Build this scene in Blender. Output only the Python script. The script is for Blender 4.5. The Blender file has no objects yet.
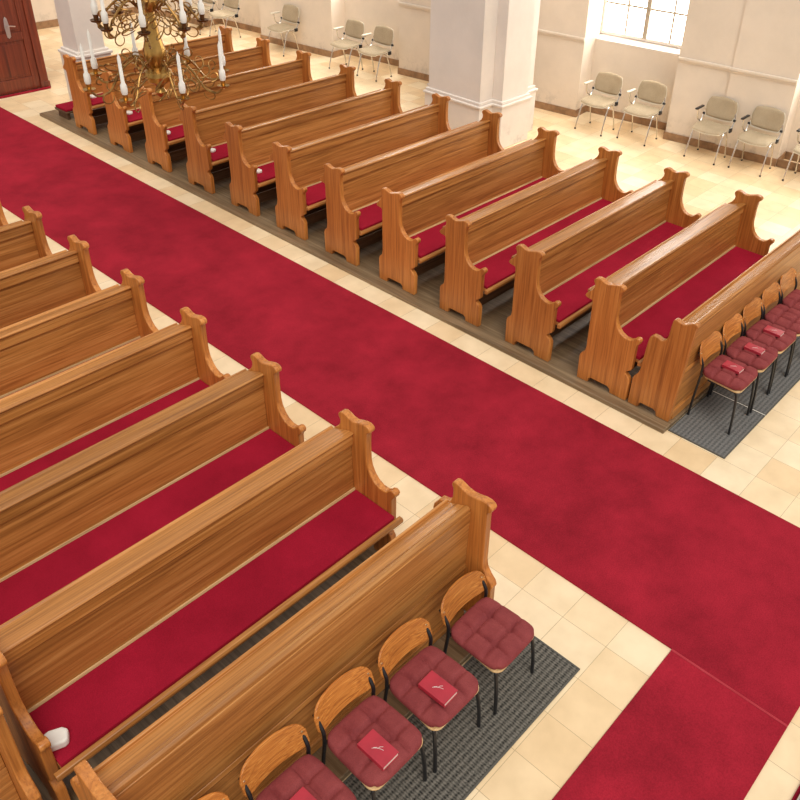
import bpy, bmesh, math, random
from mathutils import Vector, Matrix
random.seed(7)
SC = bpy.context.scene
COL = SC.collection
PI = math.pi

#  materials
def new_mat(name):
    m = bpy.data.materials.new(name); m.use_nodes = True
    nt = m.node_tree; b = nt.nodes['Principled BSDF']
    return m, nt, b
def N(nt, t, **kw):
    n = nt.nodes.new(t)
    for k, v in kw.items(): setattr(n, k, v)
    return n
def ramp(nt, stops):
    r = N(nt, 'ShaderNodeValToRGB'); e = r.color_ramp.elements
    while len(e) < len(stops): e.new(0.5)
    for el, (p, c) in zip(e, stops): el.position = p; el.color = (*c, 1)
    return r
def coords(nt, scale=(1, 1, 1), rnd=0.0, rot=(0, 0, 0)):
    tc = N(nt, 'ShaderNodeTexCoord'); mp = N(nt, 'ShaderNodeMapping')
    mp.inputs['Scale'].default_value = scale; mp.inputs['Rotation'].default_value = rot
    if rnd:
        oi = N(nt, 'ShaderNodeObjectInfo'); mu = N(nt, 'ShaderNodeMath', operation='MULTIPLY')
        mu.inputs[1].default_value = rnd; nt.links.new(oi.outputs['Random'], mu.inputs[0])
        cb = N(nt, 'ShaderNodeCombineXYZ')
        for i in range(3): nt.links.new(mu.outputs[0], cb.inputs[i])
        ad = N(nt, 'ShaderNodeVectorMath', operation='ADD')
        nt.links.new(tc.outputs['Object'], ad.inputs[0]); nt.links.new(cb.outputs[0], ad.inputs[1])
        nt.links.new(ad.outputs[0], mp.inputs['Vector'])
    else:
        nt.links.new(tc.outputs['Object'], mp.inputs['Vector'])
    return mp
def noise(nt, vec, scale, detail=4, rough=0.55, dist=0.0):
    n = N(nt, 'ShaderNodeTexNoise')
    n.inputs['Scale'].default_value = scale; n.inputs['Detail'].default_value = detail
    n.inputs['Roughness'].default_value = rough; n.inputs['Distortion'].default_value = dist
    nt.links.new(vec.outputs[0], n.inputs['Vector']); return n
def mixc(nt, a, b, f, mode='MIX'):
    m = N(nt, 'ShaderNodeMix', data_type='RGBA', blend_type=mode)
    for s, v in ((0, f), (6, a), (7, b)):
        if isinstance(v, (int, float)): m.inputs[s].default_value = v
        elif isinstance(v, tuple): m.inputs[s].default_value = (*v, 1)
        else: nt.links.new(v, m.inputs[s])
    return m.outputs[2]
def bump(nt, b, h, strength=0.3, dist=0.01):
    n = N(nt, 'ShaderNodeBump'); n.inputs['Strength'].default_value = strength; n.inputs['Distance'].default_value = dist
    nt.links.new(h, n.inputs['Height']); nt.links.new(n.outputs[0], b.inputs['Normal'])
def setp(b, rough=None, metal=None, coat=None, spec=None, sheen=None):
    if rough is not None: b.inputs['Roughness'].default_value = rough
    if metal is not None: b.inputs['Metallic'].default_value = metal
    if coat is not None: b.inputs['Coat Weight'].default_value = coat; b.inputs['Coat Roughness'].default_value = 0.18
    if spec is not None: b.inputs['Specular IOR Level'].default_value = spec
    if sheen is not None: b.inputs['Sheen Weight'].default_value = sheen

def wood(name, axis, dark, mid, light, rough=0.42, coat=0.12, fig=1.0):
    m, nt, b = new_mat(name)
    s = [20, 20, 20]; s['xyz'.index(axis)] = 0.7
    mp = coords(nt, tuple(s), 17.0)
    n1 = noise(nt, mp, 1.0, 5, 0.62, 1.1 * fig)
    s2 = [70, 70, 70]; s2['xyz'.index(axis)] = 2.2
    mp2 = coords(nt, tuple(s2), 9.0)
    n2 = noise(nt, mp2, 1.0, 3, 0.6)
    r = ramp(nt, [(0.27, dark), (0.50, mid), (0.73, light)])
    nt.links.new(n1.outputs['Fac'], r.inputs[0])
    r2 = ramp(nt, [(0.34, (0.66, 0.60, 0.54)), (0.50, (1, 1, 1))])
    nt.links.new(n2.outputs['Fac'], r2.inputs[0])
    c = mixc(nt, r.outputs[0], r2.outputs[0], 0.75, 'MULTIPLY')
    # every board a touch different
    oi = N(nt, 'ShaderNodeObjectInfo'); rr = ramp(nt, [(0, (0.86, 0.85, 0.84)), (1, (1.10, 1.08, 1.06))])
    nt.links.new(oi.outputs['Random'], rr.inputs[0])
    c = mixc(nt, c, rr.outputs[0], 1.0, 'MULTIPLY')
    nt.links.new(c, b.inputs['Base Color'])
    setp(b, rough, 0, coat)
    bump(nt, b, n2.outputs['Fac'], 0.10, 0.004)
    return m
OD, OM, OL = (0.27, 0.102, 0.022), (0.49, 0.205, 0.050), (0.66, 0.32, 0.097)
M = {}
M['oak_x'] = wood('oak_long', 'x', OD, OM, OL)
M['oak_z'] = wood('oak_upright', 'z', (0.36, 0.120, 0.024), (0.56, 0.205, 0.042), (0.68, 0.29, 0.073))
M['oak_dark'] = wood('oak_shelf_dark', 'x', (0.08, 0.04, 0.02), (0.15, 0.085, 0.045), (0.22, 0.13, 0.07), 0.6, 0)
M['platform'] = wood('platform_boards', 'y', (0.13, 0.083, 0.043), (0.22, 0.15, 0.085), (0.33, 0.235, 0.14), 0.45, 0.1)
M['ply'] = wood('burl_plywood', 'x', (0.30, 0.085, 0.014), (0.56, 0.20, 0.036), (0.76, 0.34, 0.08), 0.38, 0.2, 6.0)
M['ply_edge'] = wood('plywood_edge', 'x', (0.60, 0.40, 0.18), (0.74, 0.52, 0.26), (0.82, 0.62, 0.36), 0.5, 0)
M['mahogany'] = wood('mahogany_upright', 'z', (0.09, 0.016, 0.009), (0.19, 0.033, 0.015), (0.30, 0.06, 0.026), 0.3, 0.4)

def cloth(name, c1, c2, sc=4.0, fine=260, rough=0.95, sheen=0.3, bs=0.35):
    m, nt, b = new_mat(name)
    mp = coords(nt, (1, 1, 1), 5.0)
    n1 = noise(nt, mp, sc, 5, 0.6); n2 = noise(nt, mp, fine, 2, 0.7)
    r = ramp(nt, [(0.3, c1), (0.7, c2)]); nt.links.new(n1.outputs['Fac'], r.inputs[0])
    r2 = ramp(nt, [(0.3, (0.72,) * 3), (0.7, (1.12,) * 3)]); nt.links.new(n2.outputs['Fac'], r2.inputs[0])
    c = mixc(nt, r.outputs[0], r2.outputs[0], 0.8, 'MULTIPLY')
    nt.links.new(c, b.inputs['Base Color']); setp(b, rough, spec=0.15, sheen=sheen)
    b.inputs['Sheen Tint'].default_value = (*c2, 1)
    bump(nt, b, n2.outputs['Fac'], bs, 0.004)
    return m
M['carpet'] = cloth('red_carpet', (0.25, 0.010, 0.022), (0.40, 0.017, 0.037), 2.6, 110)
M['carpet_edge'] = cloth('carpet_binding', (0.40, 0.035, 0.05), (0.48, 0.05, 0.07), 8, 200)
M['red_felt'] = cloth('red_felt', (0.27, 0.006, 0.022), (0.38, 0.010, 0.034), 2.5, 220)
M['burgundy'] = cloth('burgundy_velvet', (0.215, 0.040, 0.044), (0.30, 0.064, 0.066), 9, 240, 0.8, 0.5)
M['beige_cloth'] = cloth('beige_upholstery', (0.43, 0.345, 0.235), (0.51, 0.415, 0.29), 5, 300, 0.9, 0.1)

def plain(name, c, rough=0.5, metal=0.0, coat=0.0, var=0.08, sc=12):
    m, nt, b = new_mat(name); mp = coords(nt)
    n = noise(nt, mp, sc, 3)
    lo = tuple(x * (1 - var) for x in c); hi = tuple(min(1, x * (1 + var)) for x in c)
    r = ramp(nt, [(0.3, lo), (0.7, hi)]); nt.links.new(n.outputs['Fac'], r.inputs[0])
    nt.links.new(r.outputs[0], b.inputs['Base Color']); setp(b, rough, metal, coat)
    return m
M['black'] = plain('black_enamel', (0.012, 0.012, 0.014), 0.35)
M['chrome'] = plain('chrome_tube', (0.72, 0.71, 0.69), 0.22, 1.0)
M['brass_nail'] = plain('rivet_metal', (0.85, 0.72, 0.45), 0.3, 0.9)
M['brass'] = plain('chandelier_brass', (0.50, 0.29, 0.085), 0.3, .95, 0, 0.35, 9)
M['brass_arm'] = plain('chandelier_arm_brass', (0.34, 0.19, 0.06), 0.36, .85, 0, 0.45, 14)
M['brass_dark'] = plain('aged_brass', (0.16, 0.08, 0.035), 0.4, 0.9)
M['candle'] = plain('white_wax', (0.84, 0.82, 0.77), 0.5)
M['white'] = plain('white_paint', (0.85, 0.83, 0.78), 0.6)
M['offwhite_plastic'] = plain('cream_plastic', (0.74, 0.70, 0.60), 0.45)
M['bar_paint'] = plain('window_bar_paint', (0.42, 0.36, 0.28), 0.6)
M['book'] = plain('red_book_cover', (0.43, 0.026, 0.048), 0.45, 0, 0.1, 0.1)
M['paper'] = plain('book_pages', (0.80, 0.70, 0.62), 0.8)
M['silver'] = plain('silver_stamp', (0.82, 0.74, 0.72), 0.35, 0.3)
M['bronze'] = plain('door_plate', (0.62, 0.57, 0.58), 0.3, 0.85)
M['iron'] = plain('dark_grille', (0.03, 0.028, 0.026), 0.5, 0.4)

def plaster(name, c):
    m, nt, b = new_mat(name); mp = coords(nt)
    n = noise(nt, mp, 1.3, 6, 0.65); n2 = noise(nt, mp, 30, 4, 0.6)
    r = ramp(nt, [(0.3, tuple(x * 0.92 for x in c)), (0.65, tuple(min(1, x * 1.04) for x in c))])
    nt.links.new(n.outputs['Fac'], r.inputs[0])
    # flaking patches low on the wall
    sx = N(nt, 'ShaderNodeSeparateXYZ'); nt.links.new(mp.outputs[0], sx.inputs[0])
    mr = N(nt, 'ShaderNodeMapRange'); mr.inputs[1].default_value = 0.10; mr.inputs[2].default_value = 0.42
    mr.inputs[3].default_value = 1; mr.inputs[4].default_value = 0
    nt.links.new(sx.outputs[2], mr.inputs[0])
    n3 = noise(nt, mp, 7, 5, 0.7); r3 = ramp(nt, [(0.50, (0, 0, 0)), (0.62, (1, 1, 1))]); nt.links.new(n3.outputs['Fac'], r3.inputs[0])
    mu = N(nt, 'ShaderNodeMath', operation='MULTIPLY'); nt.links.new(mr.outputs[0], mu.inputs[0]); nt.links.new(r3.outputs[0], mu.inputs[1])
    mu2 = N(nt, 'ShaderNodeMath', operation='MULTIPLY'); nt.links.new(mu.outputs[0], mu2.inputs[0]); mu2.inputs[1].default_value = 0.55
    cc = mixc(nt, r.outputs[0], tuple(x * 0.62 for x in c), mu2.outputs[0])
    nt.links.new(cc, b.inputs['Base Color']); setp(b, 0.85, spec=0.25); bump(nt, b, n2.outputs['Fac'], 0.12, 0.006)
    return m
M['plaster'] = plaster('warm_plaster', (0.79, 0.695, 0.595))
M['pier'] = plaster('white_plaster', (0.82, 0.755, 0.70))
M['skirting'] = plain('brown_stone_skirting', (0.33, 0.19, 0.10), 0.45, 0, 0, 0.3, 8)

def tiles():
    m, nt, b = new_mat('cream_stone_tiles'); tc = N(nt, 'ShaderNodeTexCoord')
    mp = N(nt, 'ShaderNodeMapping'); mp.inputs['Location'].default_value = (0.058 + 0.308 * 40, 9.6 + 0.33 * 40, 0)
    nt.links.new(tc.outputs['Object'], mp.inputs['Vector'])
    sp = N(nt, 'ShaderNodeSeparateXYZ'); nt.links.new(mp.outputs[0], sp.inputs[0])
    def mth(op, a, v=None):
        q = N(nt, 'ShaderNodeMath', operation=op)
        nt.links.new(a, q.inputs[0])
        if isinstance(v, (int, float)): q.inputs[1].default_value = v
        elif v is not None: nt.links.new(v, q.inputs[1])
        return q.outputs[0]
    def cell(o, p):
        q = mth('DIVIDE', o, p); fl = mth('FLOOR', q); fr = mth('FRACT', q)
        a = mth('ABSOLUTE', mth('SUBTRACT', fr, 0.5)); e = mth('MULTIPLY', mth('SUBTRACT', a, 0.5), -p)
        return fl, e
    fx, ex = cell(sp.outputs[0], 0.308); fy, ey = cell(sp.outputs[1], 0.33)
    cb = N(nt, 'ShaderNodeCombineXYZ'); nt.links.new(fx, cb.inputs[0]); nt.links.new(fy, cb.inputs[1])
    wn = N(nt, 'ShaderNodeTexWhiteNoise'); nt.links.new(cb.outputs[0], wn.inputs['Vector'])
    r = ramp(nt, [(0.0, (0.84, 0.62, 0.37)), (0.5, (0.90, 0.70, 0.45)), (1.0, (0.94, 0.78, 0.55))])
    nt.links.new(wn.outputs['Value'], r.inputs[0])
    n1 = N(nt, 'ShaderNodeTexNoise'); n1.inputs['Scale'].default_value = 5; n1.inputs['Detail'].default_value = 6
    nt.links.new(mp.outputs[0], n1.inputs['Vector'])
    r1 = ramp(nt, [(0.3, (0.90, 0.88, 0.84)), (0.65, (1.03, 1.03, 1.03))]); nt.links.new(n1.outputs['Fac'], r1.inputs[0])
    c = mixc(nt, r.outputs[0], r1.outputs[0], 1.0, 'MULTIPLY')
    mn = mth('MINIMUM', ex, ey); lt = mth('LESS_THAN', mn, 0.0016)
    c = mixc(nt, c, (0.50, 0.36, 0.20), lt)
    nt.links.new(c, b.inputs['Base Color']); setp(b, 0.33, spec=0.4)
    return m
M['tiles'] = tiles()

def mat_weave(name, sx, sy, dark, light, ratio):
    m, nt, b = new_mat(name); mp = coords(nt)
    w1 = N(nt, 'ShaderNodeTexWave', wave_type='BANDS', bands_direction='Y'); w1.inputs['Scale'].default_value = sy; w1.inputs['Distortion'].default_value = 0.4
    w2 = N(nt, 'ShaderNodeTexWave', wave_type='BANDS', bands_direction='X'); w2.inputs['Scale'].default_value = sx; w2.inputs['Distortion'].default_value = 0.4
    for w in (w1, w2): nt.links.new(mp.outputs[0], w.inputs['Vector'])
    sc1 = N(nt, 'ShaderNodeMath', operation='MULTIPLY'); nt.links.new(w1.outputs['Fac'], sc1.inputs[0]); sc1.inputs[1].default_value = 0.55
    mx = N(nt, 'ShaderNodeMath', operation='MULTIPLY_ADD'); nt.links.new(w2.outputs['Fac'], mx.inputs[0]); mx.inputs[1].default_value = ratio
    nt.links.new(sc1.outputs[0], mx.inputs[2])
    n = noise(nt, mp, 75, 3, 0.8)
    ad = N(nt, 'ShaderNodeMath', operation='MULTIPLY_ADD'); nt.links.new(n.outputs['Fac'], ad.inputs[0]); ad.inputs[1].default_value = 2.2
    nt.links.new(mx.outputs[0], ad.inputs[2])
    r = ramp(nt, [(0.45, dark), (1.0, light)])
    dv = N(nt, 'ShaderNodeMath', operation='DIVIDE'); nt.links.new(ad.outputs[0], dv.inputs[0]); dv.inputs[1].default_value = 1.75 + ratio
    nt.links.new(dv.outputs[0], r.inputs[0]); nt.links.new(r.outputs[0], b.inputs['Base Color']); setp(b, 0.95, spec=0.1)
    bump(nt, b, ad.outputs[0], 0.5, 0.004)
    return m
M['mat_weave'] = mat_weave('charcoal_weave', 19, 8.5, (0.022, 0.022, 0.021), (0.22, 0.205, 0.18), 0.45)
M['mat_rib'] = mat_weave('grey_ribbed', 9, 8.5, (0.075, 0.076, 0.078), (0.215, 0.212, 0.208), 0.15)
M['mat_edge'] = plain('mat_binding', (0.10, 0.095, 0.085), 0.9)

def emissive(name, c, s):
    m, nt, b = new_mat(name)
    b.inputs['Base Color'].default_value = (0.8, 0.85, 0.9, 1)
    b.inputs['Emission Color'].default_value = (*c, 1); b.inputs['Emission Strength'].default_value = s; setp(b, 0.1)
    return m
M['pane'] = emissive('daylit_glass', (1.0, 0.97, 0.90), 8.5)

#  mesh helpers
class MB:
    def __init__(s): s.bm = bmesh.new()
    def box(s, x0, x1, y0, y1, z0, z1):
        v = [s.bm.verts.new((x, y, z)) for z in (z0, z1) for y in (y0, y1) for x in (x0, x1)]
        for f in ((0, 2, 3, 1), (4, 5, 7, 6), (0, 1, 5, 4), (2, 6, 7, 3), (0, 4, 6, 2), (1, 3, 7, 5)):
            s.bm.faces.new([v[i] for i in f])
        return s
    def hexa(s, pts):
        v = [s.bm.verts.new(p) for p in pts]
        for f in ((0, 2, 3, 1), (4, 5, 7, 6), (0, 1, 5, 4), (2, 6, 7, 3), (0, 4, 6, 2), (1, 3, 7, 5)):
            s.bm.faces.new([v[i] for i in f])
        return s
    def prism(s, prof, a0, a1, plane='yz'):
        def P(u, w, a):
            return {'yz': (a, u, w), 'xz': (u, a, w), 'xy': (u, w, a)}[plane]
        A = [s.bm.verts.new(P(u, w, a0)) for u, w in prof]; B = [s.bm.verts.new(P(u, w, a1)) for u, w in prof]
        n = len(prof)
        s.bm.faces.new(A); s.bm.faces.new(B[::-1])
        for i in range(n): s.bm.faces.new((A[i], B[i], B[(i + 1) % n], A[(i + 1) % n]))
        return s
    def tube(s, path, r, seg=8, cap=True):
        path = [Vector(p) for p in path]; n = len(path)
        rr = r if isinstance(r, (list, tuple)) else [r] * n
        rings = []; up = None
        for i, p in enumerate(path):
            t = (path[min(i + 1, n - 1)] - path[max(i - 1, 0)]).normalized()
            if up is None:
                up = Vector((0, 0, 1)) if abs(t.z) < 0.9 else Vector((1, 0, 0))
            a = t.cross(up)
            if a.length < 1e-5: a = t.cross(Vector((0, 1, 0)))
            a.normalize(); b = a.cross(t).normalized(); up = b
            rings.append([s.bm.verts.new(p + (a * math.cos(2 * PI * k / seg) + b * math.sin(2 * PI * k / seg)) * rr[i]) for k in range(seg)])
        for i in range(n - 1):
            for k in range(seg):
                s.bm.faces.new((rings[i][k], rings[i][(k + 1) % seg], rings[i + 1][(k + 1) % seg], rings[i + 1][k]))
        if cap: s.bm.faces.new(rings[0][::-1]); s.bm.faces.new(rings[-1])
        return s
    def lathe(s, prof, c=(0, 0, 0), seg=20):
        rings = [[s.bm.verts.new((c[0] + max(r, 1e-4) * math.cos(2 * PI * k / seg), c[1] + max(r, 1e-4) * math.sin(2 * PI * k / seg), c[2] + z)) for k in range(seg)] for r, z in prof]
        for i in range(len(prof) - 1):
            for k in range(seg):
                s.bm.faces.new((rings[i][k], rings[i][(k + 1) % seg], rings[i + 1][(k + 1) % seg], rings[i + 1][k]))
        s.bm.faces.new(rings[0][::-1]); s.bm.faces.new(rings[-1]); return s
    def grid_solid(s, top, bot, nu, nv):
        """top(u,v), bot(u,v) -> points; closes the rim"""
        T = [[s.bm.verts.new(top(i / nu, j / nv)) for j in range(nv + 1)] for i in range(nu + 1)]
        Bv = [[s.bm.verts.new(bot(i / nu, j / nv)) for j in range(nv + 1)] for i in range(nu + 1)]
        for i in range(nu):
            for j in range(nv):
                s.bm.faces.new((T[i][j], T[i + 1][j], T[i + 1][j + 1], T[i][j + 1]))
                s.bm.faces.new((Bv[i][j], Bv[i][j + 1], Bv[i + 1][j + 1], Bv[i + 1][j]))
        rim = [(i, 0) for i in range(nu)] + [(nu, j) for j in range(nv)] + [(i, nv) for i in range(nu, 0, -1)] + [(0, j) for j in range(nv, 0, -1)]
        for a, b in zip(rim, rim[1:] + rim[:1]):
            s.bm.faces.new((T[a[0]][a[1]], Bv[a[0]][a[1]], Bv[b[0]][b[1]], T[b[0]][b[1]]))
        return s
    def build(s, name, mat, parent=None, bevel=0.0, smooth=True, ang=35, seg=2, subs=0):
        bmesh.ops.recalc_face_normals(s.bm, faces=s.bm.faces)
        me = bpy.data.meshes.new(name); s.bm.to_mesh(me); s.bm.free()
        me.materials.append(M[mat] if isinstance(mat, str) else mat)
        if smooth:
            for p in me.polygons: p.use_smooth = True
            me.set_sharp_from_angle(angle=math.radians(ang))
        o = bpy.data.objects.new(name, me); COL.objects.link(o)
        if parent: o.parent = parent
        if bevel:
            b = o.modifiers.new('bevel', 'BEVEL'); b.width = bevel; b.segments = seg; b.limit_method = 'ANGLE'; b.angle_limit = math.radians(40)
        if subs:
            q = o.modifiers.new('sub', 'SUBSURF'); q.levels = subs; q.render_levels = subs
        return o
def spline(pts, n=6):
    """Catmull-Rom through points"""
    P = [Vector(p) for p in pts]; P = [2 * P[0] - P[1]] + P + [2 * P[-1] - P[-2]]; out = []
    for i in range(1, len(P) - 2):
        for k in range(n):
            t = k / n
            out.append(0.5 * ((2 * P[i]) + (-P[i - 1] + P[i + 1]) * t + (2 * P[i - 1] - 5 * P[i] + 4 * P[i + 1] - P[i + 2]) * t * t + (-P[i - 1] + 3 * P[i] - 3 * P[i + 1] + P[i + 2]) * t ** 3))
    out.append(P[-2]); return out
def tag(o, label=None, cat=None, group=None, kind=None):
    if label: o['label'] = label
    if cat: o['category'] = cat
    if group: o['group'] = group
    if kind: o['kind'] = kind
    return o
def thing(name, loc=(0, 0, 0), rz=0.0):
    o = bpy.data.objects.new(name, None); COL.objects.link(o); o.location = loc; o.rotation_euler = (0, 0, rz)
    o.empty_display_size = 0.1; return o
def dup(root, loc=None, rz=None):
    def rec(o, par):
        c = o.copy(); COL.objects.link(c)
        if par: c.parent = par
        for ch in list(o.children): rec(ch, c)
        return c
    c = rec(root, None)
    if loc is not None: c.location = loc
    if rz is not None: c.rotation_euler = (0, 0, rz)
    return c

#  setting: floor, platforms
HP = 0.044
tag(MB().box(-12, 9, -14, 9, -0.2, 0).build('floor', 'tiles'), kind='structure')
def platform(x0, x1, y0, y1):
    o = MB().box(x0, x1, y0, y1, 0, HP).build('pew_platform', 'platform', bevel=0.006); tag(o, kind='structure')
platform(-0.115, 2.78, -9.135, 1.56)
platform(2.7802, 3.5, -9.135, -8.6)
platform(-7.6, -2.54, -9.36, 1.56)

#  carpets and mats
def carpet(name, x0, x1, y0, y1, label, edge=None):
    r = thing(name, ((x0 + x1) / 2, (y0 + y1) / 2, 0))
    hx, hy = (x1 - x0) / 2, (y1 - y0) / 2
    MB().box(-hx, hx, -hy, hy, 0.0005, 0.012).build('pile', 'carpet', r, bevel=0.004)
    if edge == '+x':
        MB().box(hx - 0.011, hx + 0.006, -hy, hy, 0.0125, 0.0145).build('binding', 'carpet_edge', r, bevel=0.001)
    tag(r, label, 'carpet')
carpet('aisle_carpet', -1.948, -0.367, -11.0, 2.70, 'long red carpet running up the middle aisle to the dark wooden door')
carpet('cross_carpet', -7.0, -1.955, -11.0, -10.245, 'short red carpet laid crosswise in front of the near left chairs', '+x')
def mat(x0, x1, y0, y1, m, label, name='floor_mat'):
    r = thing(name, ((x0 + x1) / 2, (y0 + y1) / 2, 0)); hx, hy = (x1 - x0) / 2, (y1 - y0) / 2
    MB().box(-hx + .012, hx - .012, -hy + .012, hy - .012, 0.0005, 0.011).build('woven_surface', m, r)
    e = MB()
    e.box(-hx, hx, -hy, -hy + .0115, 0.0005, 0.012).box(-hx, hx, hy - .0115, hy, 0.0005, 0.012)
    e.box(-hx, -hx + .0115, -hy + .0118, hy - .0118, 0.0005, 0.012).box(hx - .0115, hx, -hy + .0118, hy - .0118, 0.0005, 0.012)
    e.build('binding', 'mat_edge', r, bevel=0.002)
    tag(r, label, 'mat', 'dark floor mats under the chairs'); return r
mat(-5.6, -2.462, -9.905, -9.37, 'mat_weave', 'charcoal woven mat under the wooden chairs left of the aisle')
mat(-0.045, 0.722, -9.655, -9.14, 'mat_rib', 'short grey ribbed mat under the chair nearest the aisle on the right')
jm = mat(0.7315, 3.4, -9.655, -9.14, 'mat_rib', 'long grey ribbed mat continuing right towards the picture edge')
MB().box(-(3.4 - .7315) / 2 - .0085, -(3.4 - .7315) / 2 - .0005, -.255, .255, .0005, .0115).build('joint_strip', 'white', jm)

#  pews (local: x along bench, -y the way sitters face, z=0 on platform)
PROF = [(.160, 1.042), (.160, 1.060), (.146, 1.076), (.118, 1.086), (.088, 1.080), (.055, 1.066), (.020, 1.064), (-.020, 1.078), (-.060, 1.092), (-.092, 1.096),
        (-.117, 1.090), (-.130, 1.072), (-.127, 1.052), (-.108, 1.040), (-.097, 1.022), (-.093, .92), (-.096, .80), (-.106, .75), (-.132, .70), (-.168, .664),
        (-.212, .645), (-.255, .645), (-.285, .660), (-.302, .682), (-.324, .692), (-.345, .688), (-.354, .670), (-.347, .645), (-.328, .626), (-.320, .600),
        (-.318, .380), (-.312, .362), (-.275, .336), (-.268, .312), (-.300, .285), (-.318, .258), (-.315, HP), (-.150, HP), (-.146, .082), (-.122, .10), (.052, .10), (.076, .082), (.080, HP),
        (.192, HP), (.196, .280), (.186, .310), (.150, .345), (.141, .400), (.145, .845), (.152, .862), (.205, .868), (.226, .884), (.216, .904), (.168, .950), (.148, .985), (.145, 1.015)]
PROF = [(y, z - HP) for y, z in PROF]
T = 0.052
Z = -HP
def bench_boards(r, L, span):
    """boards between the end panels: span = (x0, x1)"""
    a, c = span
    MB().prism([(.030, .470 + Z), (.056, .470 + Z), (.068, .955 + Z), (.042, .955 + Z)], a, c).build('backrest', 'oak_x', r, bevel=0.003)
    MB().prism([(.014, .470 + Z), (.0295, .470 + Z), (.0295, .500 + Z), (.019, .505 + Z)], a, c).build('backrest_bead', 'ply_edge', r, bevel=0.002)
    MB().prism([(.024, .872 + Z), (.0398, .872 + Z), (.0418, .948 + Z), (.030, .955 + Z), (.026, .950 + Z)], a, c).build('top_rail', 'oak_x', r, bevel=0.003)
    MB().prism([(.018, .958 + Z), (.060, .956 + Z), (.232, .884 + Z), (.240, .902 + Z), (.232, .918 + Z), (.222, .918 + Z), (.214, .910 + Z), (.060, .974 + Z), (.024, .980 + Z), (.014, .970 + Z)], a, c).build('book_ledge', 'oak_x', r, bevel=0.003)
def make_pew(L):
    r = thing('church_pew')
    for x in (0, L - T):
        MB().prism(PROF, x, x + T).build('end_panel', 'oak_z', r, bevel=0.006)
    a, c = T + .001, L - T - .001
    bench_boards(r, L, (a, c))
    sb = MB().box(a, c, -.356, .012, .432 + Z, .462 + Z)
    sb.build('seat_board', 'oak_x', r, bevel=0.003)
    MB().prism([(-.392, .436 + Z), (-.3575, .430 + Z), (-.3575, .474 + Z), (-.386, .474 + Z), (-.396, .458 + Z)], .012, L - .012).build('seat_edge', 'oak_x', r, bevel=0.004)
    MB().box(a + .001, c - .001, -.355, .011, .4635 + Z, .494 + Z).build('seat_cushion', 'red_felt', r, bevel=0.005, seg=3)
    st = MB().box(a, c, -.16, -.135, .12 + Z, .24 + Z)
    st.build('stretcher', 'oak_dark', r, bevel=0.003)
    MB().box(a, c, .070, .118, .10 + Z, .26 + Z).build('back_stretcher', 'oak_dark', r, bevel=0.003)
    return r
YR = [0.485, -0.461, -1.407, -2.351, -3.253, -4.124, -4.977, -5.836, -6.697, -7.54, -8.368]
YL = [-3.02, -3.887, -4.709, -5.559, -6.398, -7.261, -8.177]
ordn = ['first', 'second', 'third', 'fourth', 'fifth', 'sixth', 'seventh', 'eighth', 'ninth', 'tenth', 'eleventh']
pewR = make_pew(2.599 + T)
for i in range(11):
    o = pewR if i == 0 else dup(pewR)
    o.location = (0, YR[i], HP)
    k = 10 - i
    if i == 0: lab = 'rearmost right-hand oak pew, in front of the square white pier, white pad on seat'
    elif i == 10: lab = 'oak pew directly behind the panelled pew front on the right of the aisle'
    else: lab = f'right-hand oak pew with red seat, {ordn[k]} behind the panelled pew front' + (', white pad on seat' if i < 5 else '')
    tag(o, lab, 'pew', 'oak pews on the right of the aisle')
XL0, XL1 = -4.99, -2.623
pewL = make_pew(XL1 - XL0)
for i in range(7):
    o = pewL if i == 0 else dup(pewL)
    o.location = (XL0, YL[i], HP)
    k = 6 - i
    lab = ('nearest left-hand oak pew, just behind the panelled pew front, white pad on seat' if k == 0
           else f'left-hand oak pew with red seat, {ordn[k]} behind the panelled pew front')
    tag(o, lab, 'pew', 'oak pews on the left of the aisle')
LN = -5.062

# white pads lying on the seats
def white_pad():
    r = MB().prism([(-.04, -.03), (-.03, -.045), (.02, -.05), (.038, -.03), (.042, .02), (.03, .042), (-.015, .048), (-.04, .03)], 0, .032, 'xy').build('white_pad', 'white', None, bevel=0.008, seg=3)
    return r
wp = white_pad(); wp.name = 'white_pad'
for i, (x, y, rz) in enumerate([(.20, .39, 0), (.20, -.56, .3), (.15, -1.56, -.2), (.20, -2.46, .5), (.205, -3.38, .1)]):
    o = wp if i == 0 else dup(wp)
    o.location = (x, y, .4945); o.rotation_euler = (0, 0, rz)
    tag(o, f'small white pad on the red seat of the {"rearmost" if i == 0 else ordn[i] + " from the back"} right hand pew', 'pad', 'white pads on the pew seats')
o = dup(wp, (-4.893, -8.415, .4945), 1.2); o.scale = (1.15, 1.25, 1.6); tag(o, 'white rounded pad on the red seat by the left arm of the nearest left pew', 'pad', 'white pads on the pew seats')

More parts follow.
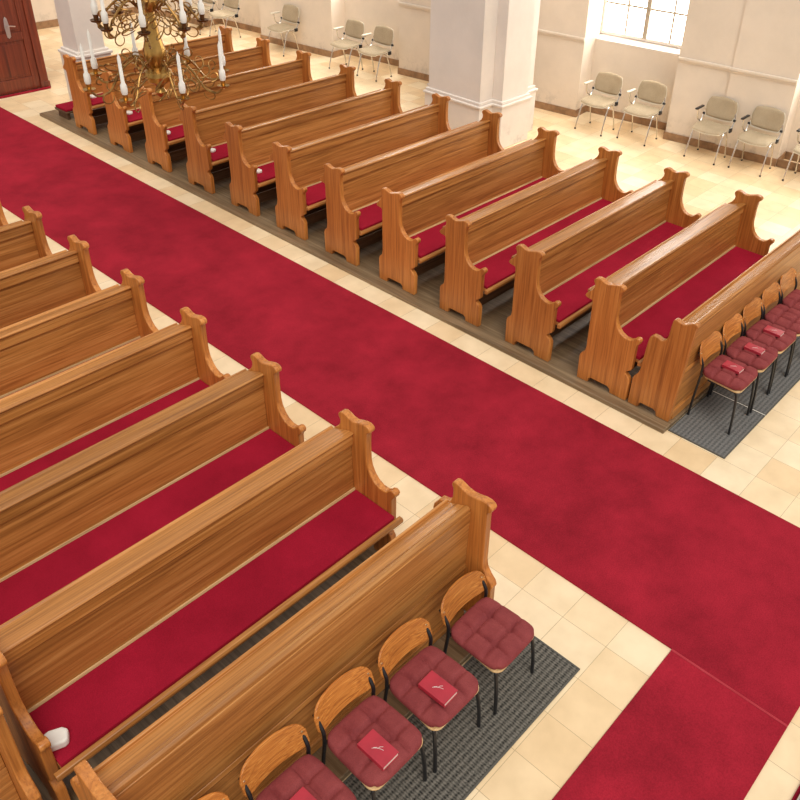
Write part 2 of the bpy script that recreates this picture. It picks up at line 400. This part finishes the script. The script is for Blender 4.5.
#  pew fronts
def pew_front(L, yt0, yt1, ztop, profile, board_y0, board_y1, ledge, zsplit):
    r = thing('pew_front')
    pr = [(y, z - HP) for y, z in profile]
    for x in (0, L - T): MB().prism(pr, x, x + T).build('end_panel', 'oak_z', r, bevel=0.006)
    a, c = T + .001, L - T - .001
    (y0, z0), (y1, z1) = ledge      # back edge (low), front edge (high)
    MB().prism([(board_y0, .52 + Z), (board_y0 + .026, .52 + Z), (board_y1 + .026, z1 - .03 + Z), (board_y1, z1 - .03 + Z)], a, c).build('front_board', 'oak_x', r, bevel=0.003)
    MB().prism([(board_y0 - .012, .49 + Z), (board_y0 + .026, .49 + Z), (board_y0 + .026, .517 + Z), (board_y0 - .002, .519 + Z)], a, c).build('middle_moulding', 'oak_x', r, bevel=0.003)
    MB().prism([(board_y0 + .004, .12 + Z), (board_y0 + .03, .12 + Z), (board_y0 + .03, .488 + Z), (board_y0 + .004, .488 + Z)], a, c).build('lower_board', 'oak_x', r, bevel=0.003)
    MB().prism([(board_y0 - .02, .05 + Z), (board_y0 + .035, .05 + Z), (board_y0 + .035, .118 + Z), (board_y0 - .012, .118 + Z)], a, c).build('plinth_rail', 'oak_x', r, bevel=0.003)
    MB().prism([(y1 - .018, z1 - .028 + Z), (y1 + .022, z1 - .028 + Z), (y1 + .018, z1 + Z), (y1 - .004, z1 + .006 + Z), (y1 - .018, z1 - .004 + Z)], a, c).build('top_moulding', 'oak_x', r, bevel=0.003)
    MB().prism([(y1 + .024, z1 - .03 + Z), (y0, z0 - .03 + Z), (y0 + .012, z0 - .005 + Z), (y0 + .004, z0 + .014 + Z), (y0 - .01, z0 + .012 + Z), (y0 - .014, z0 - .004 + Z), (y1 + .024, z1 - .008 + Z)], a, c).build('book_ledge', 'oak_x', r, bevel=0.003)
    return r
# right block: y measured from the pew front's own origin
o0 = -9.0
RP = [(-8.962, .985), (-8.970, 1.00), (-8.99, 1.008), (-9.02, .998), (-9.05, .992), (-9.08, 1.005), (-9.115, 1.028), (-9.145, 1.040), (-9.168, 1.032), (-9.174, 1.012), (-9.162, 1.0),
      (-9.158, .975), (-9.108, .10), (-9.104, HP), (-8.985, HP), (-8.975, .085), (-8.95, .10), (-8.83, .10), (-8.81, .085), (-8.805, HP), (-8.708, HP), (-8.712, .30), (-8.72, .33), (-8.752, .375), (-8.765, .42),
      (-8.785, .70), (-8.79, .735), (-8.80, .765), (-8.825, .785), (-8.86, .785), (-8.90, .772), (-8.93, .785), (-8.95, .83), (-8.955, .93)]
r = pew_front(3.40, 0, 0, 0, [(y - o0, z) for y, z in RP], -9.095 - o0, -9.125 - o0, ((-8.955 - o0, .90), (-9.10 - o0, .975)), .5)
r.location = (0, o0, HP); tag(r, 'oak panelled pew front closing the right block, behind the row of chairs', 'pew front', 'oak panelled pew fronts')
LP = [(-8.994, 1.08), (-9.0, 1.098), (-9.022, 1.106), (-9.055, 1.098), (-9.09, 1.084), (-9.13, 1.078), (-9.175, 1.085), (-9.22, 1.098), (-9.255, 1.100), (-9.285, 1.09), (-9.295, 1.07), (-9.288, 1.045), (-9.270, 1.03), (-9.262, 1.01),
      (-9.262, .62), (-9.27, .57), (-9.30, .525), (-9.335, .49), (-9.345, .46), (-9.335, .43), (-9.335, .30), (-9.34, HP), (-9.20, HP), (-9.195, .085), (-9.17, .10), (-9.0, .10), (-8.975, .085), (-8.97, HP),
      (-8.85, HP), (-8.85, .30), (-8.87, .34), (-8.905, .38), (-8.91, .45), (-8.905, .72), (-8.87, .76), (-8.855, .80), (-8.862, .835), (-8.885, .86), (-8.90, .895), (-8.945, .905), (-8.99, .935), (-9.005, .99), (-9.005, 1.05)]
r = pew_front(XL1 - XL0, 0, 0, 0, [(y - o0, z) for y, z in LP], -9.135 - o0, -9.150 - o0, ((-8.965 - o0, .930), (-9.125 - o0, .990)), .5)
r.location = (XL0, o0, HP); tag(r, 'oak panelled pew front closing the left block, behind the burgundy cushioned chairs', 'pew front', 'oak panelled pew fronts')
o = dup(r, (LN - (XL1 - XL0), o0 + .76, HP)); tag(o, 'oak pew front of the far left block, cut off by the lower left picture edge', 'pew front', 'oak panelled pew fronts')

#  wooden chairs with burgundy cushions (local: faces -y)
def make_wood_chair():
    r = thing('wooden_chair')
    hw, y0, y1 = .180, -.195, .165
    def outline(inset=0):
        pts = []
        w0, w1 = hw - inset, hw - .018 - inset
        for cx, cy, a0 in ((w0 - .05, y0 + inset + .05, -90), (w1 - .05, y1 - inset - .05, 0), (-w1 + .05, y1 - inset - .05, 90), (-w0 + .05, y0 + inset + .05, 180)):
            for k in range(6):
                a = math.radians(a0 + 90 * k / 5); pts.append((cx + .05 * math.cos(a), cy + .05 * math.sin(a)))
        return pts
    MB().prism(outline(), .418, .434, 'xy').build('seat', 'ply_edge', r, bevel=0.003)
    n = 46
    sc = (hw + .008, .193)
    def sq(u, v):
        a, b = 2 * u - 1, 2 * v - 1      # squircle map
        k = .17 * (abs(a * b)) ** 5
        return a * (1 - k) * sc[0] * (1 - .04 * (b + 1) / 2), b * (1 - k) * sc[1] - .012
    def top(u, v):
        x, y = sq(u, v); a, b = 2 * u - 1, 2 * v - 1
        e = max(abs(a), abs(b)); h = .050 * (max(0, 1 - e ** 7)) ** .5
        for t in (-.36, .36):
            h -= .026 * (1 - e ** 8) * (math.exp(-((a - t) / .06) ** 2) + math.exp(-((b - t) / .06) ** 2))
        for t in (-.36, .36):
            for q in (-.36, .36): h -= .010 * math.exp(-(((a - t) / .09) ** 2 + ((b - q) / .09) ** 2))
        h += .003 * math.sin(23 * a + 3 * b) * (1 - e)
        return (x, y, .449 + max(h, 0.001))
    def bot(u, v):
        x, y = sq(u, v); e = max(abs(2 * u - 1), abs(2 * v - 1)); return (x * .97, y * .97, .4355 + .006 * e ** 6)
    MB().grid_solid(top, bot, n, n).build('cushion', 'burgundy', r, ang=80)
    # curved backrest
    R = .60; half = math.asin(.184 / R)
    def bk(t, z, th):
        a = (2 * t - 1) * half; rad = R + th
        return (rad * math.sin(a), .205 - (1 - math.cos(half)) * R * 0 - (R - rad * math.cos(a)) * -1 * 0 + (rad * math.cos(a) - R * math.cos(half)) * 1.0 - .018, z)
    def zlo(t): a = 2 * t - 1; return .515 + .006 * (1 - a * a) + .032 * abs(a) ** 9
    def zhi(t): a = abs(2 * t - 1); return .715 - .030 * a ** 2 - .050 * a ** 9
    b = MB(); nt_, nz = 28, 6
    def f(th):
        return lambda u, v: (lambda p: (p[0], p[1] + (p[2] - .6) * .28, p[2]))(bk(u, zlo(u) + (zhi(u) - zlo(u)) * v, th))
    b.grid_solid(f(0), f(.011), nt_, nz)
    bo = b.build('backrest', 'ply', r, bevel=0.002)
    for sx in (.055, .945):
        for v in (.28, .72):
            p = Vector(f(0)(sx, v)); m = MB(); m.tube([p + Vector((0, -.004, 0)), p + Vector((0, .006, 0))], .006, 10); m.build('rivet', 'brass_nail', bo)
    for s in (-1, 1):
        ptop = Vector(f(.011)(.5 + s * .445, .75)) + Vector((0, .011, 0))
        MB().tube(spline([ptop, (s * .166, .170, .54), (s * .164, .166, .45), (s * .166, .166, .40), (s * .170, .180, .20), (s * .174, .188, .0)], 6), .0105).build('rear_leg', 'black', r)
        MB().tube(spline([(s * .150, .10, .407), (s * .152, -.08, .406), (s * .156, -.150, .402), (s * .163, -.172, .37), (s * .170, -.19, .18), (s * .173, -.197, .0)], 6), .0105).build('front_leg', 'black', r)
    MB().tube([(-.160, .166, .405), (.160, .166, .405)], .009).build('crossbar', 'black', r)
    return r
wc = make_wood_chair()
ZS = .87
def squash(o):
    for c in o.children:
        c.data.transform(Matrix.Scale(ZS, 4, (0, 0, 1))); squash(c)
squash(wc)
WL = [(-2.868, -9.50, .02), (-3.35, -9.485, -.01), (-3.785, -9.475, .0), (-4.235, -9.47, -.015), (-4.69, -9.47, .01), (-5.13, -9.475, 0)]
WR = [(.440, -9.345, .0), (.845, -9.345, .02), (1.235, -9.345, -.01), (1.625, -9.345, .0), (2.015, -9.345, .01), (2.35, -9.345, 0)]
labL = ['wooden chair with bare burgundy cushion, no book, end of the near left row', 'wooden chair under a red book, second from the aisle in the near left row',
        'wooden chair under a red book, third from the aisle in the near left row', 'wooden chair, fourth from the aisle, cut by the bottom picture edge',
        'wooden chair at the bottom edge, only the top of its backrest showing']
labR = ['wooden chair under a red book, end of the right row nearest the aisle', 'wooden chair with burgundy cushion, second from the aisle in the right row',
        'wooden chair with burgundy cushion, third from the aisle in the right row', 'wooden chair in the right row, fourth from the aisle', 'wooden chair in the right row, fifth from the aisle, cut by the picture edge']
first = True
for lst, labs, g in ((WL[:5], labL, 'wooden chairs in the near left row'), (WR[:5], labR, 'wooden chairs in the right row')):
    for (x, y, rz), lab in zip(lst, labs):
        o = wc if first else dup(wc)
        first = False
        o.location = (x, y, .012); o.rotation_euler = (0, 0, rz); tag(o, lab, 'chair', g)
        o.scale = (1.05, 1.05, .95) if x < -1 else (1.03, .98, 1.13)

# hymn books
def make_book():
    r = thing('hymn_book'); w, h, t = .112, .185, .030
    c = MB(); c.box(-w / 2, w / 2, -h / 2, h / 2, 0, .003).box(-w / 2, w / 2, -h / 2, h / 2, t - .003, t).box(-w / 2, -w / 2 + .003, -h / 2, h / 2, .003, t - .003)
    c.build('cover', 'book', r, bevel=0.001)
    MB().box(-w / 2 + .0032, w / 2 - .004, -h / 2 + .004, h / 2 - .004, .0032, t - .0032).build('pages', 'paper', r)
    e = MB()
    for pts in ([(-.022, .022), (-.008, .008), (.004, -.012), (.010, -.030)], [(-.004, -.002), (.010, -.004), (.022, -.016)], [(-.014, .018), (.0, .004)]):
        e.tube(spline([(x, y, t + .0005) for x, y in pts], 5), .0013, 6)
    e.build('emblem', 'silver', r)
    return r
bk = make_book(); SZ = .0125 + ZS * (.449 + .046)
books = [(-3.375, -9.55, .18, 'red hymn book on the cushion of the left chair second from the aisle'), (-3.83, -9.56, .16, 'red hymn book on the cushion of the left chair third from the aisle'),
         (-4.26, -9.53, .18, 'red hymn book on the left chair cut by the bottom picture edge'), (.455, -9.365, .12, 'red hymn book on the right chair nearest the aisle'),
         (.845, -9.375, .16, 'red hymn book on the right chair second from the aisle'), (1.235, -9.375, .16, 'red hymn book on the right chair third from the aisle')]
for i, (x, y, rz, lab) in enumerate(books):
    o = bk if i == 0 else dup(bk)
    o.location = (x, y, .0125 + .95 * (SZ - .0125)) if x < -1 else (x, y, .0125 + 1.13 * (SZ - .0125)); o.scale = (1, 1, 1) if x < -1 else (.85, .85, .85)
    o.rotation_euler = (0, 0, rz - .15); tag(o, lab, 'book', 'red hymn books on the chairs')

#  right wall in its own frame
CE, SE_ = .9917, .1289
def W(s, d, z): return (5.493 + SE_ * s + CE * d, -CE * s + SE_ * d, z)
def wbox(mb, s0, s1, d0, d1, z0, z1):
    mb.hexa([W(s, d, z) for z in (z0, z1) for d in (d0, d1) for s in (s0, s1)]); return mb
NICHE = [(-4.55, -2.95), (-1.09, .47), (4.05, 5.58), (7.30, 8.85)]
HT = 5.6; DN = .385; SILL = 1.15; DW = .57; TOPW = 3.9
def wall(s0, s1, d0, d1, z0, z1):
    m = MB(); wbox(m, s0, s1, d0, d1, z0, z1); tag(m.build('wall_right', 'plaster'), kind='structure')
pos = -9.0
for a, b in NICHE:
    wall(pos, a, 0, .9, 0, HT); wall(a, b, DN, .9, 0, SILL); wall(a, b, 0, .9, TOPW, HT); pos = b
wall(pos, 10.5, 0, .9, 0, HT)
wall(6.38, 7.30, -.025, -.0003, 0, HT)
m = MB()
sk = .115; q = .018
pos = -9.0
for a, b in NICHE:
    wbox(m, pos, a + q, -q, -.0005, 0, sk); wbox(m, a + .0005, a + q, 0, DN - q, 0, sk); wbox(m, b - q, b - .0005, 0, DN - q, 0, sk)
    wbox(m, a + .0005, b - .0005, DN - q, DN - .0005, 0, sk); pos = b - q
wbox(m, pos, 6.38 - q, -q, -.0005, 0, sk)
wbox(m, 6.38 - q, 7.30, -.025 - q, -.0255, 0, sk)
tag(m.build('baseboard_right', 'skirting', bevel=0.004), kind='structure')
m = MB(); pos = -9.0
for a, b in NICHE[:3]:
    wbox(m, pos, a, -.03, -.0005, 1.205, 1.245); wbox(m, pos, a, -.015, -.0005, 1.175, 1.2045); pos = b
wbox(m, pos, 6.38, -.03, -.0005, 1.205, 1.245); wbox(m, pos, 6.38, -.015, -.0005, 1.175, 1.2045)
wbox(m, 6.35, 7.30, -.055, -.0255, 1.205, 1.245); wbox(m, 6.365, 7.30, -.04, -.0255, 1.175, 1.2045)
tag(m.build('trim_1', 'plaster', bevel=0.006), kind='structure')
for i, (a, b) in enumerate(NICHE):  # the first niche's glowing window is unseen, added for extra light
    w = thing('window_%d' % (i + 1), W((a + b) / 2, DW, 0)); tag(w, kind='structure')
    w_inv = Vector(w.location)
    def loc(mb):
        for v in mb.bm.verts: v.co -= w_inv
        return mb
    m = MB(); m.hexa([W(a, DN, SILL + .001), W(b, DN, SILL + .001), W(a, DW + .1, SILL + .001), W(b, DW + .1, SILL + .001),
                      W(a, DN, SILL + .02), W(b, DN, SILL + .02), W(a, DW + .1, SILL + .085), W(b, DW + .1, SILL + .085)])
    loc(m).build('window_sill', 'pier', w, bevel=0.005)
    g0, g1, zb, zt = a + .04, b - .08, SILL + .115, TOPW - .06
    m = MB(); f = .045
    wbox(m, a + .001, g0, DW - .03, DW + .06, SILL + .07, TOPW - .001); wbox(m, g1, b - .001, DW - .03, DW + .06, SILL + .07, TOPW - .001)
    wbox(m, g0, g1, DW - .02, DW + .05, SILL + .07, zb); wbox(m, g0, g1, DW - .02, DW + .05, zt, TOPW - .001)
    loc(m).build('window_frame', 'pier', w, bevel=0.004)
    mid = (g0 + g1) / 2
    m = MB(); wbox(m, mid - .035, mid + .035, DW - .045, DW + .03, zb, zt); loc(m).build('mullion', 'bar_paint', w, bevel=0.005)
    m = MB()
    for s0, s1 in ((g0, mid - .035), (mid + .035, g1)):
        c = s0 + (s1 - s0) * .55
        wbox(m, c - .014, c + .014, DW - .012, DW + .008, zb, zt)
        z = zb + .43
        while z < zt:
            wbox(m, s0, s1, DW - .014, DW + .006, z - .014, z + .014); z += .44
    loc(m).build('glazing_bars', 'bar_paint', w)
    m = MB(); wbox(m, g0 + .001, g1 - .001, DW + .012, DW + .018, zb, zt); loc(m).build('pane', 'pane', w)

# back wall
m = MB().box(-8, 5.0, 6.4, 6.8, 0, HT); tag(m.build('wall_back', 'plaster'), kind='structure')
m = MB().box(-8, 4.6, 6.38, 6.3995, 0, .14); tag(m.build('baseboard_back', 'skirting', bevel=.004), kind='structure')

#  piers
def cross_prism(mb, xs, ys, g, z0, z1):
    """plan of a square core with an arm on each side; g grows it"""
    x0, xa, xb, x1 = xs; y0, ya, yb, y1 = ys
    P = [(x0 - g, ya - g), (xa - g, ya - g), (xa - g, y0 - g), (xb + g, y0 - g), (xb + g, ya - g), (x1 + g, ya - g), (x1 + g, yb + g), (xb + g, yb + g), (xb + g, y1 + g), (xa - g, y1 + g), (xa - g, yb + g), (x0 - g, yb + g)]
    mb.prism(P, z0, z1, 'xy'); return mb
XS, YS = (3.70, 3.98, 4.58, 4.95), (-4.06, -3.88, -2.90, -2.72)
r = thing('pier', (0, 0, 0)); tag(r, kind='structure', label='large white plaster pier with stepped corners right of the pews')
m = MB(); cross_prism(m, XS, YS, 0, .70, HT); m.build('shaft', 'pier', r, bevel=.006)
m = MB(); cross_prism(m, XS, YS, .04, 0, .62); m.build('base', 'pier', r, bevel=.008)
m = MB(); cross_prism(m, XS, YS, .06, .6205, .655); cross_prism(m, XS, YS, .03, .6555, .6995); m.build('moulding', 'pier', r, bevel=.008)
r = thing('pier', (0, 0, 0)); tag(r, kind='structure', label='square white pier behind the rearmost right pew')
MB().box(.62, 1.06, 1.45, 1.90, .84, HT).build('shaft', 'pier', r, bevel=.006)
MB().box(.56, 1.12, 1.40, 1.93, 0, .76).build('base', 'pier', r, bevel=.008)
MB().box(.54, 1.14, 1.38, 1.95, .7605, .80).box(.58, 1.10, 1.42, 1.92, .8005, .8395).build('moulding', 'pier', r, bevel=.008)

#  dark wooden door
r = thing('door_1', (0, 2.80, 0)); tag(r, kind='structure')
XD0, XD1, HD = -3.0, .665, 2.6
m = MB(); m.box(XD1 - .13, XD1, -.03, .12, .0, HD).box(XD0, XD0 + .13, -.03, .12, 0, HD).box(XD0 + .1305, XD1 - .1305, -.03, .12, HD - .13, HD)
m.build('door_frame', 'mahogany', r, bevel=.008)
MB().box(XD1 - .14, XD1 + .012, -.045, .13, .0, .11).build('frame_plinth', 'mahogany', r, bevel=.006)
lw = .86
for i in range(4):
    x1 = XD1 - .131 - i * (lw + .004); x0 = x1 - lw
    if x0 < XD0: break
    sw = .11
    m = MB(); m.box(x1 - sw, x1, 0, .05, .02, HD - .14).box(x0, x0 + sw, 0, .05, .02, HD - .14)
    for za, zb in ((.02, .22), (.80, .92), (HD - .29, HD - .14)): m.box(x0 + sw + .0003, x1 - sw - .0003, 0, .05, za, zb)
    leaf = m.build('door_leaf', 'mahogany', r, bevel=.006)
    for za, zb in ((.2205, .7995), (.9205, HD - .2905)):
        p = MB(); p.box(x0 + sw + .001, x1 - sw - .001, .018, .038, za, zb); p.box(x0 + sw + .045, x1 - sw - .045, .008, .0178, za + .045, zb - .045)
        p.build('panel', 'mahogany', leaf, bevel=.005)
    if i == 0:
        xh = .215
        h = MB(); h.prism([(xh - .03, .87), (xh, .84), (xh + .03, .87), (xh + .038, 1.02), (xh + .024, 1.14), (xh, 1.17), (xh - .024, 1.14), (xh - .038, 1.02)], -.008, -.0005, 'xz')
        h.build('handle_plate', 'bronze', leaf, bevel=.003)
        h = MB(); h.tube(spline([(xh, -.008, 1.04), (xh, -.05, 1.04), (xh + .04, -.055, 1.035), (xh + .11, -.05, 1.02)], 5), .009, 8); h.build('door_handle', 'bronze', leaf)
MB().box(XD0 + .2, XD1 - .02, 2.72 - 2.8 - .02, -.046, .0005, .025).build('threshold', 'carpet', r, bevel=.004)
MB().box(XD0, XD1, .131, 1.6, 0, HD).build('porch_body', 'mahogany', r, bevel=.01)

# low kneeling bench at the back of the right block
r = thing('kneeling_bench', (.02, 1.14, HP)); tag(r, 'low red padded kneeling bench behind the rearmost right pew', 'kneeler')
MB().box(.0, 1.6, -.18, .16, .10, .125).build('bench_board', 'oak_dark', r, bevel=.003)
MB().box(.01, 1.59, -.17, .15, .1255, .165).build('pad', 'red_felt', r, bevel=.012, seg=3)
for x in (.03, 1.53): MB().box(x, x + .04, -.15, .13, 0, .0995).build('leg', 'oak_dark', r, bevel=.003)

#  grey-beige stacking chairs (local: faces -y)
def make_stack_chair(padm):
    r = thing('stacking_chair'); w = .225
    def seat(th):
        def f(u, v):
            a, b = 2 * u - 1, 2 * v - 1
            x = a * math.sqrt(1 - .22 * b * b) * .235; y = b * math.sqrt(1 - .22 * a * a) * .215 - .02
            z = .462 - .016 * (1 - a * a) - .022 * max(0, -b) ** 3 + .012 * max(0, b) ** 2
            return (x, y, z + th(max(abs(a), abs(b))))
        return f
    MB().grid_solid(seat(lambda e: .018 * max(0, 1 - e ** 6) ** .5), seat(lambda e: -.006), 20, 20).build('seat', 'beige_cloth', r, ang=60)
    MB().grid_solid(seat(lambda e: -.0065), seat(lambda e: -.026 + .008 * e), 14, 14).build('seat_shell', 'offwhite_plastic', r, ang=60)
    def back(th, grow=0.0, zo=0.0):
        def f(u, v):
            a, b = 2 * u - 1, 2 * v - 1
            x = a * math.sqrt(1 - .28 * b * b) * (.232 + grow); zz = b * math.sqrt(1 - .28 * a * a) * (.150 + grow) + .672 + zo
            y = .165 + (zz - .52) * .24 + .030 * (1 - a * a) + th(max(abs(a), abs(b)))
            return (x, y, zz)
        return f
    MB().grid_solid(back(lambda e: -.020 * max(0, 1 - e ** 6) ** .5), back(lambda e: .002), 20, 20).build('backrest', 'beige_cloth', r, ang=60)
    MB().grid_solid(back(lambda e: .0025, .008, -.012), back(lambda e: .016 - .006 * e, .008, -.012), 14, 14).build('back_shell', 'offwhite_plastic', r, ang=60)
    for s in (-1, 1):
        MB().tube(spline([(s * .222, .02, .435), (s * .226, -.10, .40), (s * .232, -.20, .12), (s * .236, -.225, .015)], 6), .0105).build('front_leg', 'chrome', r)
        MB().tube(spline([(s * .205, -.02, .43), (s * .208, .08, .36), (s * .212, .15, .14), (s * .215, .175, .015)], 6), .0105).build('rear_leg', 'chrome', r)
        for n_, (fx, fy) in enumerate(((.236, -.226), (.215, .177))):
            MB().lathe([(.013, 0), (.015, .01), (.012, .025)], (s * fx, fy, 0), 10).build('foot', 'black', r)
        MB().tube(spline([(s * .226, .08, .42), (s * .240, .14, .48), (s * .240, .185, .56), (s * .226, .20, .64)], 6), .010).build('back_upright', 'chrome', r)
        MB().box(s * .236 - .014, s * .236 + .014, .08, .15, .40, .46).build('hinge', 'black', r, bevel=.006)
        MB().tube([(s * .238 - .016, .182, .555), (s * .238 + .016, .182, .555)], .018, 12).build('knob', 'black', r)
    MB().tube([(-.21, .06, .425), (.21, .06, .425)], .010).build('crossbar', 'chrome', r)
    # arm on the left side as seen from the front
    MB().tube(spline([(-.25, .14, .45), (-.262, .05, .50), (-.264, .02, .60), (-.264, .02, .655)], 6), .0095).build('arm_support', 'chrome', r)
    MB().box(-.286, -.242, -.06, .17, .652, .676).build('arm_pad', padm, r, bevel=.009, seg=3)
    return r
chA = make_stack_chair('offwhite_plastic'); chB = make_stack_chair('black')
RZ = -math.radians(88.5)
spots = [('A', 4.56, -.30, 'beige stacking chair with pale armrest under the left part of the bright window'), ('A', 5.26, -.255, 'beige stacking chair with pale armrest under the right part of the bright window'),
         ('B', 6.36, -.315, 'beige stacking chair with black armrest, left of the pair right of the bright window'), ('B', 7.03, -.315, 'beige stacking chair with black armrest, right of the pair beside the bright window'),
         ('B', 7.80, -.30, 'beige stacking chair cut off by the right picture edge'),
         ('A', -.42, -.38, 'left beige stacking chair of the pair left of the big pier'), ('A', .24, -.385, 'right beige stacking chair of the pair left of the big pier'),
         ('A', -2.05, -.30, 'single beige stacking chair standing far back beside the wall edge'), ('A', -3.65, -.28, 'beige stacking chair right of the chandelier candles, far back by the wall'), ('A', -4.35, -.28, 'rearmost beige stacking chair partly hidden by the chandelier')]
used = set()
for kind, s, d, lab in spots:
    src = chA if kind == 'A' else chB
    o = src if kind not in used else dup(src)
    used.add(kind); o.location = W(s, d, 0); o.rotation_euler = (0, 0, RZ); tag(o, lab, 'chair', 'beige stacking chairs along the wall')

#  chandelier
CX, CY = -1.18, -3.86
r = thing('chandelier', (CX, CY, 0)); tag(r, 'ornate brass chandelier with curling arms and white candles hanging above the aisle', 'chandelier')
MB().lathe([(.004, 1.80), (.03, 1.82), (.055, 1.86), (.03, 1.90), (.05, 1.93), (.115, 1.97), (.135, 2.02), (.125, 2.06), (.07, 2.10), (.09, 2.14), (.105, 2.20), (.10, 2.27), (.075, 2.36), (.058, 2.50), (.05, 2.60), (.075, 2.63), (.095, 2.66),
            (.095, 2.70), (.06, 2.73), (.045, 2.80), (.075, 2.86), (.10, 2.93), (.08, 3.0), (.04, 3.05), (.03, 3.10)], seg=24).build('stem', 'brass', r)
MB().tube([(0, 0, 3.09), (0, 0, 6.5)], .012).build('hanging_rod', 'brass_dark', r)
def arm(ang, rad, zroot, zcup, nm, upper):
    ca, sa = math.cos(ang), math.sin(ang)
    def P(rr, z, off=0): return (rr * ca - off * sa, rr * sa + off * ca, z)
    b = MB()
    dz = zcup - zroot
    b.tube(spline([P(.08, zroot), P(.20, zroot + .10), P(.34, zroot + .02), P(.46, zroot - .12 + dz * .2), P(.60 * rad / .68, zroot - .13 + dz * .4), P(rad * .97, zroot - .05 + dz * .7), P(rad, zcup)], 6), [.014] * 37 if False else .011, 8)
    for k, (r0, z0, sz, sg) in enumerate(((.16, .10, .10, 1), (.22, .02, .12, -1), (.30, .10, .10, 1), (.36, -.02, .13, -1), (.44, -.02, .10, 1), (.50, -.12, .11, -1), (.56, -.04, .08, 1), (.28, -.10, .09, -1))):
        pts = []
        for i in range(13):
            t = i / 12; a = t * 4.6; q = sz * (1 - .62 * t)
            pts.append(P(r0 * rad / .68 + q * math.sin(a) * .8, zroot + z0 + dz * .3 + sg * q * (1 - math.cos(a)) * .75, sg * (.03 + .05 * math.sin(k * 2.1)) * math.sin(t * 3) * 1.6))
        b.tube(pts, [.008 * (1 - .5 * i / 12) for i in range(13)], 6)
    a_ = b.build(nm, 'brass_arm', r)
    c = P(rad, zcup)
    MB().lathe([(.012, 0), (.05, .012), (.058, .028), (.05, .024), (.02, .022), (.022, .06), (.026, .075), (.018, .075)], c, 14).build('drip_pan', 'brass_dark' if upper else 'brass', a_)
    MB().lathe([(.024, .0755), (.030, .10), (.028, .16), (.0165, .18), (.0145, .40), (.006, .42), (.002, .44)], c, 12).build('candle', 'candle', a_)
for k in range(8): arm(PI / 8 + k * PI / 4 + .16, .65, 2.08, 1.95, 'lower_arm', False)
for k in range(8): arm(k * PI / 4 + .12, .47, 2.62, 2.50, 'upper_arm', True)

#  kneeler at lower right corner
r = thing('altar_kneeler', (-2.05, -11.27, 0)); tag(r, 'corner of a red padded kneeler with bright metal frame at the bottom right corner', 'kneeler')
MB().box(-.60, .35, -.16, .08, .0005, .02).build('base_cover', 'red_felt', r, bevel=.006)
MB().box(-.58, .33, -.145, .060, .0205, .045).build('grille', 'iron', r, bevel=.004)
MB().tube([(-.58, .052, .05), (.33, .052, .05)], .006).build('frame_bar', 'chrome', r)

#  light
wd = bpy.data.worlds.new('World'); SC.world = wd; wd.use_nodes = True
bg = wd.node_tree.nodes['Background']; bg.inputs[0].default_value = (1.0, .96, .90, 1); bg.inputs[1].default_value = 0.64
l = bpy.data.lights.new('daylight', 'SUN'); l.energy = 1.95; l.angle = math.radians(32); l.color = (1, .93, .82)
o = bpy.data.objects.new('daylight', l); COL.objects.link(o); o.location = (-3.5, -9.0, 8.5)
o.rotation_euler = Vector((2.6, 4.2, -8.5)).to_track_quat('-Z', 'Y').to_euler()

#  camera
cd = bpy.data.cameras.new('Camera'); cam = bpy.data.objects.new('Camera', cd); COL.objects.link(cam)
cam.rotation_mode = 'XYZ'
cam.location = (-5.48392, -11.31126, 4.48633)
cam.rotation_euler = (0.98731, -0.03832, -0.84455)
cd.sensor_fit = 'HORIZONTAL'; cd.sensor_width = 36; cd.lens = 847.7134 * 36 / 800
cd.shift_x = -51.36905 / 800; cd.shift_y = -61.12329 / 800
cd.clip_start = .05; cd.clip_end = 100
SC.camera = cam
vs = SC.view_settings; vs.view_transform = 'Standard'; vs.look = 'None'; vs.exposure = 0.0; vs.gamma = 1.0; vs.use_curve_mapping = False
